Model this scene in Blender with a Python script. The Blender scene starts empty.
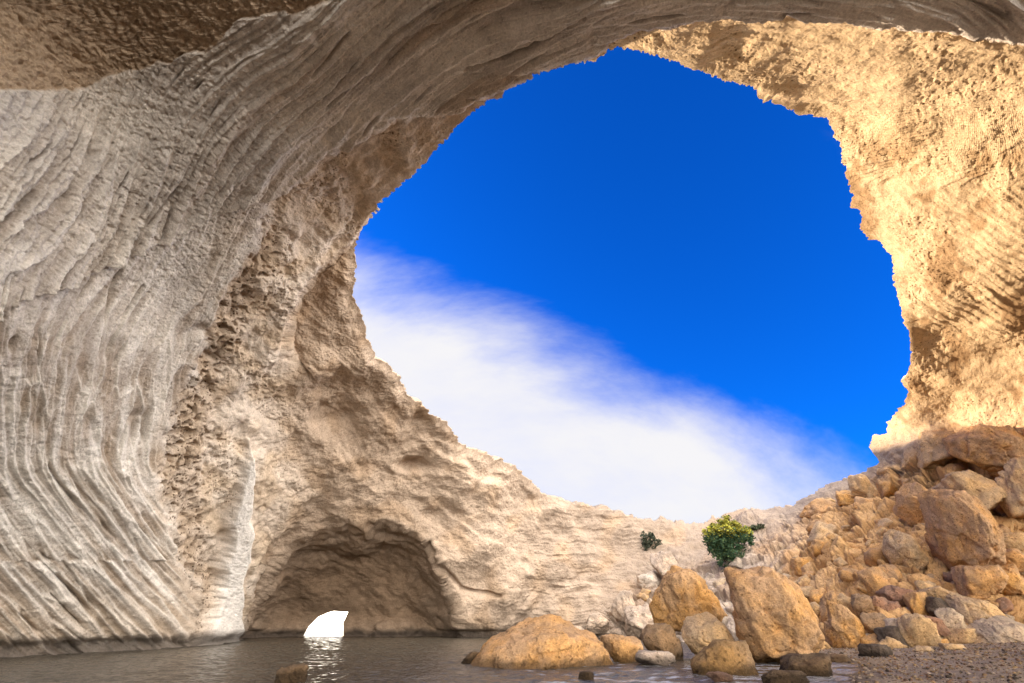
import bpy, bmesh, math, random
import numpy as np
from mathutils import Vector, Matrix

random.seed(4); rng = np.random.default_rng(11)
C = bpy.context.scene.collection
R = math.radians
# ------------------------------------------------------------------ camera
W, H, F = 1024.0, 683.0, 455.0
TILT = R(31.5); CAMZ = 1.6
CT, ST = math.cos(TILT), math.sin(TILT)
cam_d = bpy.data.cameras.new('camera'); cam = bpy.data.objects.new('camera', cam_d); C.objects.link(cam)
cam.location = (0, 0, CAMZ); cam.rotation_euler = (R(90)+TILT, 0, 0)
cam_d.sensor_width = 36; cam_d.lens = 36*F/W; cam_d.clip_start = 0.05; cam_d.clip_end = 20000
sc = bpy.context.scene; sc.camera = cam
# ------------------------------------------------------------------ light
SUN = np.array([-0.874, 0.465, 0.163]); SUN = SUN/np.linalg.norm(SUN)
SUN_EL = math.asin(SUN[2]); SUN_AZ = math.atan2(SUN[0], SUN[1])
sd = bpy.data.lights.new('sun', 'SUN'); so = bpy.data.objects.new('sun', sd); C.objects.link(so)
sd.energy = 2.0; sd.angle = R(0.53); sd.color = (1.0, 0.79, 0.56)
so.rotation_euler = Vector((SUN[0], SUN[1], SUN[2])).to_track_quat('Z', 'Y').to_euler()
sc.view_settings.view_transform = 'Standard'; sc.view_settings.look = 'None'
sc.view_settings.gamma = 1; sc.view_settings.exposure = 2.38; sc.view_settings.use_curve_mapping = False
sc.cycles.max_bounces = 8; sc.cycles.diffuse_bounces = 6; sc.cycles.caustics_reflective = False
sc.cycles.use_denoising = True

def ray(px, py):
    x = (np.asarray(px, float)-W/2)/F; y = (H/2-np.asarray(py, float))/F
    return np.stack([x, CT-ST*y, ST+CT*y], -1)
def at(px, py, t):
    return ray(px, py)*np.asarray(t, float)[..., None] + np.array([0, 0, CAMZ])

world = bpy.data.worlds.new('World'); sc.world = world; world.use_nodes = True
nt = world.node_tree; N = nt.nodes; L = nt.links
for n in list(N): N.remove(n)
def wmath(op, a, b=None, c=None, clamp=False):
    n = N.new('ShaderNodeMath'); n.operation = op; n.use_clamp = clamp
    for i, v in enumerate((a, b, c)):
        if v is None: continue
        if isinstance(v, (int, float)): n.inputs[i].default_value = v
        else: L.new(v, n.inputs[i])
    return n.outputs[0]
def wdot(v, vec):
    n = N.new('ShaderNodeVectorMath'); n.operation = 'DOT_PRODUCT'; L.new(v, n.inputs[0]); n.inputs[1].default_value = vec
    return n.outputs['Value']
def wstep(v, a, b):
    n = N.new('ShaderNodeMapRange'); n.interpolation_type = 'SMOOTHSTEP'; L.new(v, n.inputs['Value'])
    n.inputs['From Min'].default_value = a; n.inputs['From Max'].default_value = b; return n.outputs['Result']
def wmix(f, a, b, mode='MIX'):
    n = N.new('ShaderNodeMix'); n.data_type = 'RGBA'; n.blend_type = mode
    if isinstance(f, (int, float)): n.inputs[0].default_value = f
    else: L.new(f, n.inputs[0])
    for s, v in ((n.inputs[6], a), (n.inputs[7], b)):
        if isinstance(v, tuple): s.default_value = v
        else: L.new(v, s)
    return n.outputs[2]
tc = N.new('ShaderNodeTexCoord'); D = tc.outputs['Generated']
sky = N.new('ShaderNodeTexSky'); sky.sky_type = 'NISHITA'; sky.sun_disc = False
sky.sun_elevation = SUN_EL; sky.sun_rotation = SUN_AZ; sky.air_density = 1.0; sky.dust_density = 0.4; sky.ozone_density = 3.0
blue = wmix(1.0, sky.outputs[0], (0.010, 0.265, 0.81, 1), 'MULTIPLY')
d1, d2 = ray(360, 262), ray(835, 462)
nrm = np.cross(d1, d2); nrm /= np.linalg.norm(nrm)
if nrm @ ray(500, 480) < 0: nrm = -nrm
mp = N.new('ShaderNodeMapping'); L.new(D, mp.inputs[0]); mp.inputs['Rotation'].default_value = (0.3, 0.5, 0.5); mp.inputs['Scale'].default_value = (1.6, 7.0, 4.2)
no = N.new('ShaderNodeTexNoise'); L.new(mp.outputs[0], no.inputs['Vector']); no.inputs['Scale'].default_value = 1.3; no.inputs['Detail'].default_value = 9; no.inputs['Roughness'].default_value = 0.62
nz = wmath('SUBTRACT', no.outputs[0], 0.5)
e = wmath('MULTIPLY_ADD', nz, 0.20, wdot(D, tuple(nrm)))
cl = wmath('MULTIPLY', wstep(e, -0.06, 0.13), wmath('MULTIPLY_ADD', wstep(no.outputs[0], 0.3, 0.65), 0.12, 0.85))
# unseen bright cloud added behind and right of the viewer to fill shaded walls
fill_cloud = wstep(wmath('MULTIPLY_ADD', nz, 0.3, wdot(D, (0.62, -0.77, 0.12))), 0.04, 0.36)
cl = wmath('MAXIMUM', cl, fill_cloud)
cloudc = wmix(fill_cloud, (1.84, 1.81, 1.80, 1), (14.5, 14.0, 13.2, 1))
col = wmix(cl, blue, cloudc)
# glow low over the sea beyond the arch
ga = ray(326, 628); ga /= np.linalg.norm(ga)
glow = wstep(wdot(D, tuple(ga)), 0.955, 0.998)
low = wstep(wdot(D, (0, 0, 1)), 0.16, 0.02)
col = wmix(wmath('MULTIPLY', glow, low), col, (30, 27, 22, 1))
bg = N.new('ShaderNodeBackground'); L.new(col, bg.inputs[0]); bg.inputs[1].default_value = 0.1
wo = N.new('ShaderNodeOutputWorld'); L.new(bg.outputs[0], wo.inputs[0])

# ------------------------------------------------------------------ numeric helpers
_p = np.random.default_rng(5).permutation(256).astype(np.int32); _p = np.concatenate([_p, _p, _p])
_g = np.random.default_rng(6).normal(size=(256, 3)).astype(np.float32); _g /= np.linalg.norm(_g, axis=1)[:, None]
def perlin(x, y, z=None):
    x = np.asarray(x, np.float32); y = np.asarray(y, np.float32)
    z = np.zeros_like(x) if z is None else np.asarray(z, np.float32)
    xi = np.floor(x); yi = np.floor(y); zi = np.floor(z)
    xf = x-xi; yf = y-yi; zf = z-zi
    X = xi.astype(np.int32) & 255; Y = yi.astype(np.int32) & 255; Z = zi.astype(np.int32) & 255
    u = xf*xf*xf*(xf*(xf*6-15)+10); v = yf*yf*yf*(yf*(yf*6-15)+10); w = zf*zf*zf*(zf*(zf*6-15)+10)
    out = 0
    for dx in (0, 1):
        wx = u if dx else 1-u
        for dy in (0, 1):
            wy = v if dy else 1-v
            a = _p[_p[X+dx]+Y+dy]
            for dz in (0, 1):
                wz = w if dz else 1-w
                g = _g[_p[a+Z+dz] & 255]
                out = out + wx*wy*wz*(g[..., 0]*(xf-dx)+g[..., 1]*(yf-dy)+g[..., 2]*(zf-dz))
    return out*1.5
def fbm(P, s, o=4, g=0.5, off=0.0):
    r = 0; a = 1.0
    for i in range(o):
        k = s*2**i; r = r + a*perlin(P[..., 0]*k+off+7.1*i, P[..., 1]*k+off, P[..., 2]*k-off); a *= g
    return r
def ridge(n): return 1-np.abs(n)*2
def worley(P):
    """cellular blocks: a tilted facet height per cell and the distance to the cell's border"""
    P = np.asarray(P, np.float64); c0 = np.floor(P).astype(np.int64); best = np.full(len(P), 9.); sec = np.full(len(P), 9.); hh = np.zeros(len(P))
    for dx in (-1, 0, 1):
        for dy in (-1, 0, 1):
            for dz in (-1, 0, 1):
                c = c0+[dx, dy, dz]; i = _p[_p[_p[c[:, 0] & 255]+(c[:, 1] & 255)]+(c[:, 2] & 255)]
                j = _g[i & 255]; k = _g[(i+37) & 255]; f = c+.5+.42*j; d = P-f; r = np.sqrt((d*d).sum(1))
                m = r < best; sec = np.where(m, best, np.minimum(sec, r)); hh = np.where(m, .45*k[:, 2]+(d*k).sum(1)*.9, hh); best = np.where(m, r, best)
    return hh, sec-best
def sm(a, b, x):
    t = np.clip((x-a)/(b-a), 0, 1); return t*t*(3-2*t)
def mix(a, b, f): return a*(1-f)+b*f
def tps_fit(pts):
    pts = np.array(pts, float); p = pts[:, :2]/500; n = len(p)
    d = np.linalg.norm(p[:, None]-p[None], axis=2); K = np.where(d > 0, d*d*np.log(d+1e-9), 0)+np.eye(n)*1e-3
    Pm = np.c_[np.ones(n), p]; A = np.block([[K, Pm], [Pm.T, np.zeros((3, 3))]])
    w = np.linalg.solve(A, np.r_[np.log(pts[:, 2]), 0, 0, 0]); return p, w
def tps(m, x, y):
    p, w = m; x = x/500; y = y/500; r = w[-3]+w[-2]*x+w[-1]*y
    for (cx, cy), k in zip(p, w):
        d2 = (x-cx)**2+(y-cy)**2+1e-12; r = r+k*0.5*d2*np.log(d2)
    return np.exp(r)
def sdist(x, y, line):
    """signed distance in pixels of the photo's plane to an open polyline (positive on its right-hand side)"""
    best = np.full(x.shape, 1e9, np.float32); sg = np.ones(x.shape, np.float32)
    for (x0, y0), (x1, y1) in zip(line[:-1], line[1:]):
        dx, dy = x1-x0, y1-y0; l2 = dx*dx+dy*dy
        t = np.clip(((x-x0)*dx+(y-y0)*dy)/l2, 0, 1)
        d = np.hypot(x-x0-t*dx, y-y0-t*dy); s = np.sign(dx*(y-y0)-dy*(x-x0))
        m = d < best-1e-4; best = np.where(m, d, best); sg = np.where(m, s, sg)
    return best*np.where(sg == 0, 1, sg)
def poly_sd(x, y, poly):
    """signed distance to a closed polygon, positive inside"""
    best = np.full(x.shape, 1e9); ins = np.zeros(x.shape, bool)
    n = len(poly)
    for i in range(n):
        x0, y0 = poly[i]; x1, y1 = poly[(i+1) % n]; dx, dy = x1-x0, y1-y0
        t = np.clip(((x-x0)*dx+(y-y0)*dy)/(dx*dx+dy*dy), 0, 1)
        best = np.minimum(best, np.hypot(x-x0-t*dx, y-y0-t*dy))
        c = ((y0 > y) != (y1 > y)); ins ^= c & (x < (x1-x0)*(y-y0)/((y1-y0) if y1 != y0 else 1e-9)+x0)
    return np.where(ins, best, -best)
# ------------------------------------------------------------------ mesh helpers
def mesh_from(name, V, Fq, mat, col=None, smooth=True, parent=None, extra=None):
    me = bpy.data.meshes.new(name); V = np.asarray(V, np.float32); Fq = np.asarray(Fq, np.int32)
    k = Fq.shape[1]
    me.vertices.add(len(V)); me.vertices.foreach_set('co', V.ravel())
    me.loops.add(Fq.size); me.loops.foreach_set('vertex_index', Fq.ravel())
    me.polygons.add(len(Fq)); me.polygons.foreach_set('loop_start', np.arange(0, Fq.size, k, dtype=np.int32))
    me.polygons.foreach_set('loop_total', np.full(len(Fq), k, np.int32))
    me.update(calc_edges=True)
    me.polygons.foreach_set('use_smooth', np.full(len(Fq), smooth))
    if col is not None:
        a = me.color_attributes.new('tint', 'FLOAT_COLOR', 'POINT')
        a.data.foreach_set('color', np.c_[col, np.ones(len(V)) if extra is None else extra].astype(np.float32).ravel())
    me.materials.append(mat)
    o = bpy.data.objects.new(name, me); C.objects.link(o)
    if parent: o.parent = parent
    return o
def tag(o, label=None, cat=None, group=None, kind=None):
    if label: o['label'] = label
    if cat: o['category'] = cat
    if group: o['group'] = group
    if kind: o['kind'] = kind
    return o
# ------------------------------------------------------------------ materials
def new_mat(name):
    m = bpy.data.materials.new(name); m.use_nodes = True; return m, m.node_tree.nodes, m.node_tree.links, m.node_tree.nodes['Principled BSDF']
def rock_mat(name, speck=0.5, s1=1.2, bump=0.6, fixed=None, clast_shade=1.0, objcoord=False):
    m, n, l, b = new_mat(name)
    b.inputs['Roughness'].default_value = 0.92; b.inputs['Specular IOR Level'].default_value = 0.15
    if objcoord: t = n.new('ShaderNodeTexCoord').outputs['Object']
    else: t = n.new('ShaderNodeNewGeometry').outputs['Position']
    def noise(scale, det=4, rough=0.6):
        q = n.new('ShaderNodeTexNoise'); l.new(t, q.inputs['Vector']); q.inputs['Scale'].default_value = scale
        q.inputs['Detail'].default_value = det; q.inputs['Roughness'].default_value = rough; return q.outputs[0]
    def ramp(v, a, c, lo, hi):
        q = n.new('ShaderNodeMapRange'); l.new(v, q.inputs['Value']); q.inputs['From Min'].default_value = a; q.inputs['From Max'].default_value = c
        q.inputs['To Min'].default_value = lo; q.inputs['To Max'].default_value = hi; return q.outputs[0]
    def mul(a, v):
        q = n.new('ShaderNodeMix'); q.data_type = 'RGBA'; q.blend_type = 'MULTIPLY'; q.inputs[0].default_value = 1
        l.new(a, q.inputs[6]); l.new(v, q.inputs[7]); return q.outputs[2]
    if fixed is None:
        at_ = n.new('ShaderNodeVertexColor'); at_.layer_name = 'tint'; base = at_.outputs['Color']; pit = at_.outputs['Alpha']
    else:
        oi = n.new('ShaderNodeObjectInfo'); pit = None
        big = noise(0.55, 4, 0.6)
        w_ = n.new('ShaderNodeMix'); w_.data_type = 'RGBA'; l.new(ramp(big, 0.42, 0.60, 0, 1), w_.inputs[0]); w_.clamp_factor = True
        g_ = n.new('ShaderNodeHueSaturation'); g_.inputs['Saturation'].default_value = .84; g_.inputs['Value'].default_value = .97; l.new(oi.outputs['Color'], g_.inputs['Color'])
        l.new(g_.outputs[0], w_.inputs[6]); l.new(oi.outputs['Color'], w_.inputs[7]); base = w_.outputs[2]
        bl_ = noise(1.1, 5, 0.7); base = mul(base, ramp(bl_, 0.40, 0.56, 0.82, 1.06))
    n1 = noise(s1, 5, 0.65); n2 = noise(s1*9, 4, 0.7)
    base = mul(base, ramp(n1, 0.3, 0.7, 1-0.35*speck, 1+0.25*speck))
    base = mul(base, ramp(n2, 0.3, 0.7, 1-0.45*speck, 1+0.3*speck))
    # dark lithic clasts and shade painted into the small holes
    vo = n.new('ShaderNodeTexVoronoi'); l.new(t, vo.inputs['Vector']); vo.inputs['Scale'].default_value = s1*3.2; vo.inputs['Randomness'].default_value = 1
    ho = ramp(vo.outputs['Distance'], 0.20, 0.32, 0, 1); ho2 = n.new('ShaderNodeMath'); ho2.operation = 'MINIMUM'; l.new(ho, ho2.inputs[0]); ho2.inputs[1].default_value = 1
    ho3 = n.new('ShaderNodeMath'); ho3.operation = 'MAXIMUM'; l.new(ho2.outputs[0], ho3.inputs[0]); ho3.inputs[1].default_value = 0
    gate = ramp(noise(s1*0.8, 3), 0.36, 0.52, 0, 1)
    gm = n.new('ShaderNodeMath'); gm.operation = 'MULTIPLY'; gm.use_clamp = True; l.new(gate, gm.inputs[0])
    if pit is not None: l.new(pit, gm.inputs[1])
    else: gm.inputs[1].default_value = 0.5*clast_shade
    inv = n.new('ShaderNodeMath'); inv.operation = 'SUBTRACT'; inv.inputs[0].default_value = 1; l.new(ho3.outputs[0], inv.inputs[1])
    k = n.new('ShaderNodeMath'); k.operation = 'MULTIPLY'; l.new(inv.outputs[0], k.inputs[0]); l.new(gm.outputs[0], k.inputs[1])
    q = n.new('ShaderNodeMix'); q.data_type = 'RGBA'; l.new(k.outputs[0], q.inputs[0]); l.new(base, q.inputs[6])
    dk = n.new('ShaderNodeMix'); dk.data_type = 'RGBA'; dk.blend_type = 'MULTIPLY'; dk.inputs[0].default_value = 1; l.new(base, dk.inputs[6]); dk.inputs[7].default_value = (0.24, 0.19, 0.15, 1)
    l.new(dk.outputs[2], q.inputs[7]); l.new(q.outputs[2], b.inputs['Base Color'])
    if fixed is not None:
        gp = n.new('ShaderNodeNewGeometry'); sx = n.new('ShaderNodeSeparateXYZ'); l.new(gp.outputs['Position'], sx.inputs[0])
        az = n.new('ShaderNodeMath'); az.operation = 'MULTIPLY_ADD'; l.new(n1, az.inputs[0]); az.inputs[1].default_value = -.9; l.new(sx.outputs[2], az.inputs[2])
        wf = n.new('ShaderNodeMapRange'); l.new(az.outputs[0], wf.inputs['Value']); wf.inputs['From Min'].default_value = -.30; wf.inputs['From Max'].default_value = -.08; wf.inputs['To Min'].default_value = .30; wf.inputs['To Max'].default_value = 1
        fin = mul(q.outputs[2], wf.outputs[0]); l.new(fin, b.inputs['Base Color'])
    # bump
    hh = n.new('ShaderNodeMath'); hh.operation = 'MULTIPLY_ADD'; l.new(k.outputs[0], hh.inputs[0]); hh.inputs[1].default_value = -0.5; l.new(n2, hh.inputs[2])
    bp = n.new('ShaderNodeBump'); bp.inputs['Strength'].default_value = bump; bp.inputs['Distance'].default_value = 0.35/s1*0.6
    l.new(hh.outputs[0], bp.inputs['Height']); l.new(bp.outputs[0], b.inputs['Normal'])
    return m
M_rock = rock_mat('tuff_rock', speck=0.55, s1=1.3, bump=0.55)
M_bould = rock_mat('boulder_rock', speck=0.8, s1=1.6, bump=0.6, fixed=True, clast_shade=1.0, objcoord=True)

# ------------------------------------------------------------------ the cave: one ring of rock around the opening
RIM = [(364,227),(354,251),(356,265),(353,294),(362,314),(367,333),(369,343),(375,357),(386,363),(397,374),(405,388),(415,402),(423,404),
 (430,413),(446,421),(460,443),(487,454),(516,466),(534,484),(545,495),(569,502),(590,507),(610,508),(628,516),(655,522),(660,518),(667,522),
 (694,524),(706,523),(712,517),(732,513),(751,509),(786,506),(813,495),(826,484),(850,478),(866,471),(879,462),(870,447),(874,437),(888,433),(888,422),(902,407),
 (909,391),(902,381),(909,370),(911,352),(904,323),(900,306),(893,279),(891,253),(877,240),(866,240),(860,228),(862,211),(853,207),(845,172),
 (839,145),(827,118),(800,117),(780,104),(759,98),(753,86),(722,80),(694,70),(664,58),(644,51),(617,47),(593,62),(562,65),(524,80),(497,99),
 (487,99),(459,126),(432,154),(412,176),(398,185),(381,205)]
K1 = [(-900,-800),(593,62)][:0]+[(575,64),(596,55),(613,41),(660,30),(700,22),(760,20),(850,24),(880,28),(950,33),(1024,42),(1400,80)]
K2 = [(560,66),(524,80),(452,106),(400,118),(325,156),(274,195),(254,250),(228,288),(200,350),(171,415),(155,472),(160,523),(197,600),(205,700)]
K3 = [(372,214),(350,245),(318,268),(298,292),(288,320),(280,360),(272,400),(276,440),(288,480),(262,540),(252,580),(237,638),(225,760)]
ALC = [(237,650),(240,632),(266,583),(290,548),(318,534),(349,525),(385,521),(408,531),(429,542),(438,560),(446,585),(459,608),(463,655)]
ARCH = [(298,645),(302,638),(309,626),(318,617),(327,613),(334,611),(349,612),(346,618),(344,623),(344,637),(346,645)]
# control points: pixel of the photograph and distance factor
def tz(px, py, z): return (px, py, (z-CAMZ)/ray(px, py)[2])
def tx(px, py, x): return (px, py, x/ray(px, py)[0])
PA = [tz(0,658,0), tz(100,652,0), tz(200,646,0), (240,640,41), (0,300,17.5), (0,100,17), (0,0,17.2), (200,300,27), (300,300,32), tx(200,500,-22), tx(100,500,-22.5), tx(0,500,-23.5),
      (100,300,22), (100,100,20.5), (300,0,19.5), (200,150,22.5), (300,150,25.5), (600,0,20), (1024,0,19.5), (1024,42,20.5), (850,24,20.5), (720,22,21), (617,45,22.3), (560,66,23.5), (500,92,25),
      (400,188,31), (355,250,35.5), (290,400,37), (280,500,39), (-300,650,15.5), (-300,300,13.5), (-300,0,12.5), (512,-200,17), (512,-450,15), (0,-300,13), (1024,-300,15), (1350,0,18),
      (0,760,23), (200,760,34), (-400,760,15)]
PB = [(355,250,36.6), (355,300,38.2), (400,380,45), (480,450,53.5), (540,490,57.5), (620,512,60), (690,522,62), (780,508,60), (850,477,56), (300,400,39.3), (300,330,37.2), (340,450,45), (400,500,48.5),
      (300,520,44.5), (250,600,44), (300,640,48.5), (400,637,49), (500,637,50), (460,560,50), (560,560,53), (640,580,53), (700,560,54), (620,637,48),
      (617,45,25), (700,24,22.2), (755,90,28.5), (760,24,21.9), (850,28,21.3), (830,120,31), (860,200,35), (895,255,37), (905,350,43.5), (889,430,51), (1024,45,21.0), (1024,200,27.5), (1024,300,33.5),
      (1024,400,41), (950,420,47), (1350,200,24), (1350,500,32), (1350,60,18),
      (1024,440,41), (930,480,42.5), (850,520,45), (850,600,34), (850,650,27), (1000,650,26), (1000,560,33), (1024,500,38), (760,555,49), (700,610,43), (1350,650,22), (850,760,26), (500,760,49), (300,760,48), (1100,760,24)]
TA, TB = tps_fit(PA), tps_fit(PB)

SHADE_HILL = 13.0  # unseen rise added far left to keep sun off the lower right wall
def build_cave():
    cx, cy = 640.0, 300.0
    rp = np.array(RIM, float); ang = np.arctan2(rp[:, 1]-cy, rp[:, 0]-cx); rad = np.hypot(rp[:, 0]-cx, rp[:, 1]-cy)
    o = np.argsort(ang); ang = ang[o]; rad = rad[o]
    ang = np.r_[ang-2*np.pi, ang, ang+2*np.pi]; rad = np.r_[rad, rad, rad]
    NA, NR = 3000, 540
    a0 = np.linspace(-np.pi, np.pi, 4000)
    def outer(a):
        c, s = np.cos(a), np.sin(a)
        rx = np.where(c > 0, (1330-cx)/np.maximum(c, 1e-6), (-420-cx)/np.minimum(c, -1e-6)); ry = np.where(s > 0, (755-cy)/np.maximum(s, 1e-6), (-430-cy)/np.minimum(s, -1e-6))
        return np.minimum(rx, ry)
    inframe = lambda a: np.minimum(np.where(np.cos(a) > 0, (1024-cx)/np.maximum(np.cos(a), 1e-6), -cx/np.minimum(np.cos(a), -1e-6)), np.where(np.sin(a) > 0, (683-cy)/np.maximum(np.sin(a), 1e-6), -cy/np.minimum(np.sin(a), -1e-6)))
    wgt = inframe(a0)**0.8; cw = np.r_[0, np.cumsum((wgt[1:]+wgt[:-1])/2)]; cw /= cw[-1]
    A = np.interp(np.linspace(0, 1, NA+1)[:-1], cw, a0)
    r0 = np.interp(A, ang, rad)
    ca = np.cos(A)*40; sa = np.sin(A)*40
    r0 = r0 + 2.2*perlin(ca, sa)+1.6*perlin(ca*2.3, sa*2.3)+0.5*perlin(ca*5, sa*5)+2.0*np.round(1.6*perlin(ca*.9+7, sa*.9))*.8
    r1 = inframe(A); r2 = outer(A)
    f = np.linspace(0, 1, NR); split = 0.88
    RR = np.where(f[:, None] < split, r0+(r1*1.02-r0)*(f[:, None]/split), r1*1.02+(r2-r1*1.02)*((f[:, None]-split)/(1-split))**1.3)
    px = (cx+np.cos(A)*RR).astype(np.float32); py = (cy+np.sin(A)*RR).astype(np.float32)
    # warped copies of the chart for natural borders
    wx = px+9*perlin(px/45, py/45)+4*perlin(px/15+9, py/15)+2*perlin(px/6, py/6+4); wy = py+9*perlin(px/45+40, py/45)+4*perlin(px/15+60, py/15)+2*perlin(px/6+8, py/6+9)
    k1 = sdist(wx*0.7+px*0.3, wy*0.7+py*0.3, K1); k2 = -sdist(wx, wy, K2); k3 = -sdist(wx*0.5+px*0.5, wy*0.5+py*0.5, K3)
    tA = tps(TA, px, py); tB = tps(TB, px, py)
    kw = 3+34*sm(330, 400, py)*sm(560, 520, py); isB = np.maximum(sm(-1, 1, (k3-.2*kw)/kw), sm(-1.5, 1.5, k1)*(px > 560))
    isB = np.where((px > 560) & (py < 200), sm(-1.5, 1.5, k1), isB)
    isB = np.where((px > 380) & (py > 200), 1, isB)
    isB = np.where((px < 560) & (py < 200), 0, isB)
    band = sm(-3, 5, k2)*(1-isB)*(px < 580)          # pitted cream band right of the layered wall
    band = np.where((px > 560) & (py < 60), 0, band)
    t = mix(tA, tB, isB)+0.5*band*sm(0, 60, 640-py+40)
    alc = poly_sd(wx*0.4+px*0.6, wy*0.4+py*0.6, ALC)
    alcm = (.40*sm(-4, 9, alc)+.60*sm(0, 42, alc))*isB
    t = t+alcm*4.5
    # water line stays put inside the alcove: keep below-water rows sane
    P = ray(px, py)*t[..., None]+np.array([0, 0, CAMZ])
    P = P.astype(np.float32)
    def normals(P):
        du = np.roll(P, -1, 1)-np.roll(P, 1, 1); dv = np.empty_like(P); dv[1:-1] = P[2:]-P[:-2]; dv[0] = P[1]-P[0]; dv[-1] = P[-1]-P[-2]
        n = np.cross(du, dv); n /= np.linalg.norm(n, axis=2)[..., None]+1e-9
        v = np.array([0, 0, CAMZ])-P; s = np.sign((n*v).sum(2)); return n*np.where(s == 0, 1, s)[..., None]
    Nn = normals(P)
    m = (t/F)                                        # metres per chart unit
    wallA = (1-isB)*(1-band)
    # bedding chart of the left wall and roof: arcs round the opening, fanning out near the water
    s1 = np.hypot(px-760, py-560)+8*np.log1p(np.exp((py-468)/8))*0.83
    tau = np.arctan2(py-560, px-760)*520
    s1 = s1+20*perlin(px/200, py/200)+3.5*perlin(px/60, py/60+3)+.9*perlin(px/14, py/14+5)
    brown = sm(-3, 3, sdist(wx, wy, [(-400,130),(0,92),(75,90),(110,75),(160,66),(225,42),(255,18),(290,10),(320,-8),(420,-30),(800,-120)]))*0
    bl = sdist(wx, wy, [(-600,110),(0,90),(78,90),(108,76),(160,64),(220,44),(248,20),(290,12),(330,2),(350,-40),(420,-400)])
    brown = sm(2, -2, bl)
    def terr(v, sharp=0.16):
        f_ = v-np.floor(v); return np.where(f_ < sharp, f_/sharp, (1-f_)/(1-sharp))
    h = 0
    var = sm(-0.3, 0.35, perlin(px/80+3, py/80)); var2 = sm(-0.25, 0.3, perlin(s1/60, tau/220+6))
    near = (.35*sm(120, 260, py)+.65*sm(260, 430, py))*sm(340, 230, px)         # deeply fluted lower left
    q1 = s1/25+1.9*perlin(s1/90, tau/210)+.5*perlin(s1/30+8, tau/70)+.12*perlin(px/22, py/22); q2 = s1/10+1.6*perlin(s1/45+5, tau/120)+.4*perlin(s1/16+8, tau/40)+.08*perlin(px/12, py/12); q3 = s1/5+1.2*perlin(s1/20+9, tau/110)
    h = 8.0*terr(q1, .12)*(.1+.9*var2)*(.6+.7*near)+4.2*terr(q2)*(.3+.7*var)*(.7+.5*near)+1.4*terr(q3, .25)*(.3+.7*var2)
    h = h+5.0*ridge(perlin(s1/40, tau/420+3))**2*(.8+.6*near)+2.2*ridge(perlin(s1/15, tau/210))**2
    fl = perlin(tau/24+.5*perlin(s1/30, tau/60), s1/60+9)                      # cross flutes on the beds
    nl = near*sm(330, 470, py); h = h+3.4*ridge(fl)**2*nl+1.5*ridge(perlin(tau/9+4, s1/22))**2*nl
    sl = (wallA > .01) & (px < 360) & (py > 150); qs = np.stack([(s1/15+.5*perlin(s1/30, tau/60))[sl], (tau/52+.6*perlin(s1/25+4, tau/80))[sl], np.full(sl.sum(), .5)], -1)
    _, ee = worley(qs); cre = np.zeros(P.shape[:2]); cre[sl] = np.exp(-ee/.08); bow = np.zeros(P.shape[:2]); bow[sl] = sm(.05, .55, ee)
    qs2 = np.stack([(s1/6.5+.4*perlin(s1/14, tau/30+7))[sl], (tau/30)[sl], np.full(sl.sum(), 7.5)], -1); _, e2_ = worley(qs2); cre2 = np.zeros(P.shape[:2]); cre2[sl] = np.exp(-e2_/.12)
    trg = sm(-.02, .22, perlin(s1/21+40, tau/110)+.35*perlin(s1/8+3, tau/60)); h = h-4.0*trg*near
    lf = near*(.35+.65*sm(-.25, .15, perlin(px/50+33, py/50)))
    h = h*(1-.05*lf)+(7.5*cre-5.0*bow+2.0*cre2)*lf
    hA = h*m*1.0*(.25+.75*sm(0, 26, -k1))*(1-0.85*brown)*(1-.2*sm(250, 100, px)*sm(330, 200, py))
    gran = fbm(P, 1.6, 2, .5, 5)*0.09+0.075*fbm(P, 5., 3, .7, 2)-0.10*sm(.26, .45, perlin(P[..., 0]*4.4+5, P[..., 1]*4.4, P[..., 2]*4.4))
    cracks = np.exp(-(perlin(s1/26+20, tau/130)/0.05)**2)*sm(.0, .4, perlin(px/45+50, py/45))
    crk = np.exp(-(np.abs(sdist(wx*.4+px*.6, wy*.4+py*.6, [(470,66),(510,52),(530,45),(548,34),(570,22),(584,14)]))/1.7)**2)
    hA = hA-.7*crk
    hA = hA+gran*(.30+.45*sm(330, 200, py)*sm(300, 150, px))-0.35*cracks*(1-brown)
    # pitted band
    nb = fbm(P, 0.5, 3)
    pits = sm(0.18, 0.42, perlin(P[..., 0]*3.1, P[..., 1]*3.1, P[..., 2]*3.1))+sm(0.2, 0.4, perlin(P[..., 0]*1.6+8, P[..., 1]*1.6, P[..., 2]*1.6))
    pz = perlin(px/50+20, py/50)
    pitm = sm(-0.15, 0.3, pz)
    s2 = np.hypot(px-760, py-560)+16*perlin(px/80, py/80+7)
    wht = sm(-3, 6, poly_sd(wx*.6+px*.4, wy*.6+py*.4, [(243,436),(252,470),(248,540),(237,600),(236,660),(196,660),(208,600),(222,540),(232,480)]))
    pcol = sm(30, 12, np.abs(sdist(wx, wy, [(250,250),(228,300),(208,350),(186,420),(182,480),(192,560),(202,620)])))*(1-wht)
    bandd = (1-.75*wht)*(3.0*ridge(perlin(s2/26, tau/190))+1.3*ridge(perlin(s2/9, tau/110)))*m*0.6+(0.40*nb-0.12*pits*pitm-.26*pits*pcol)*(1-wht)*1.0+wht*1.0+gran*.4
    bandd = bandd+0.0*sm(10, 0, np.abs(sdist(wx, wy, [(232,470),(226,540),(214,600),(212,650)])))*0.8
    # far cliff and right wall
    lowf = fbm(P, 0.09, 3, 0.55, 3.3)*1.6+fbm(P, 0.3, 3, 0.5, 9)*0.55
    dg = (py-0.72*px)+25*perlin(px/110, py/110+2)+8*perlin(px/35, py/35)
    hz = P[..., 2]*8+4*perlin(px/60, py/60+5)+2*perlin(px/20, py/20)
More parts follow.
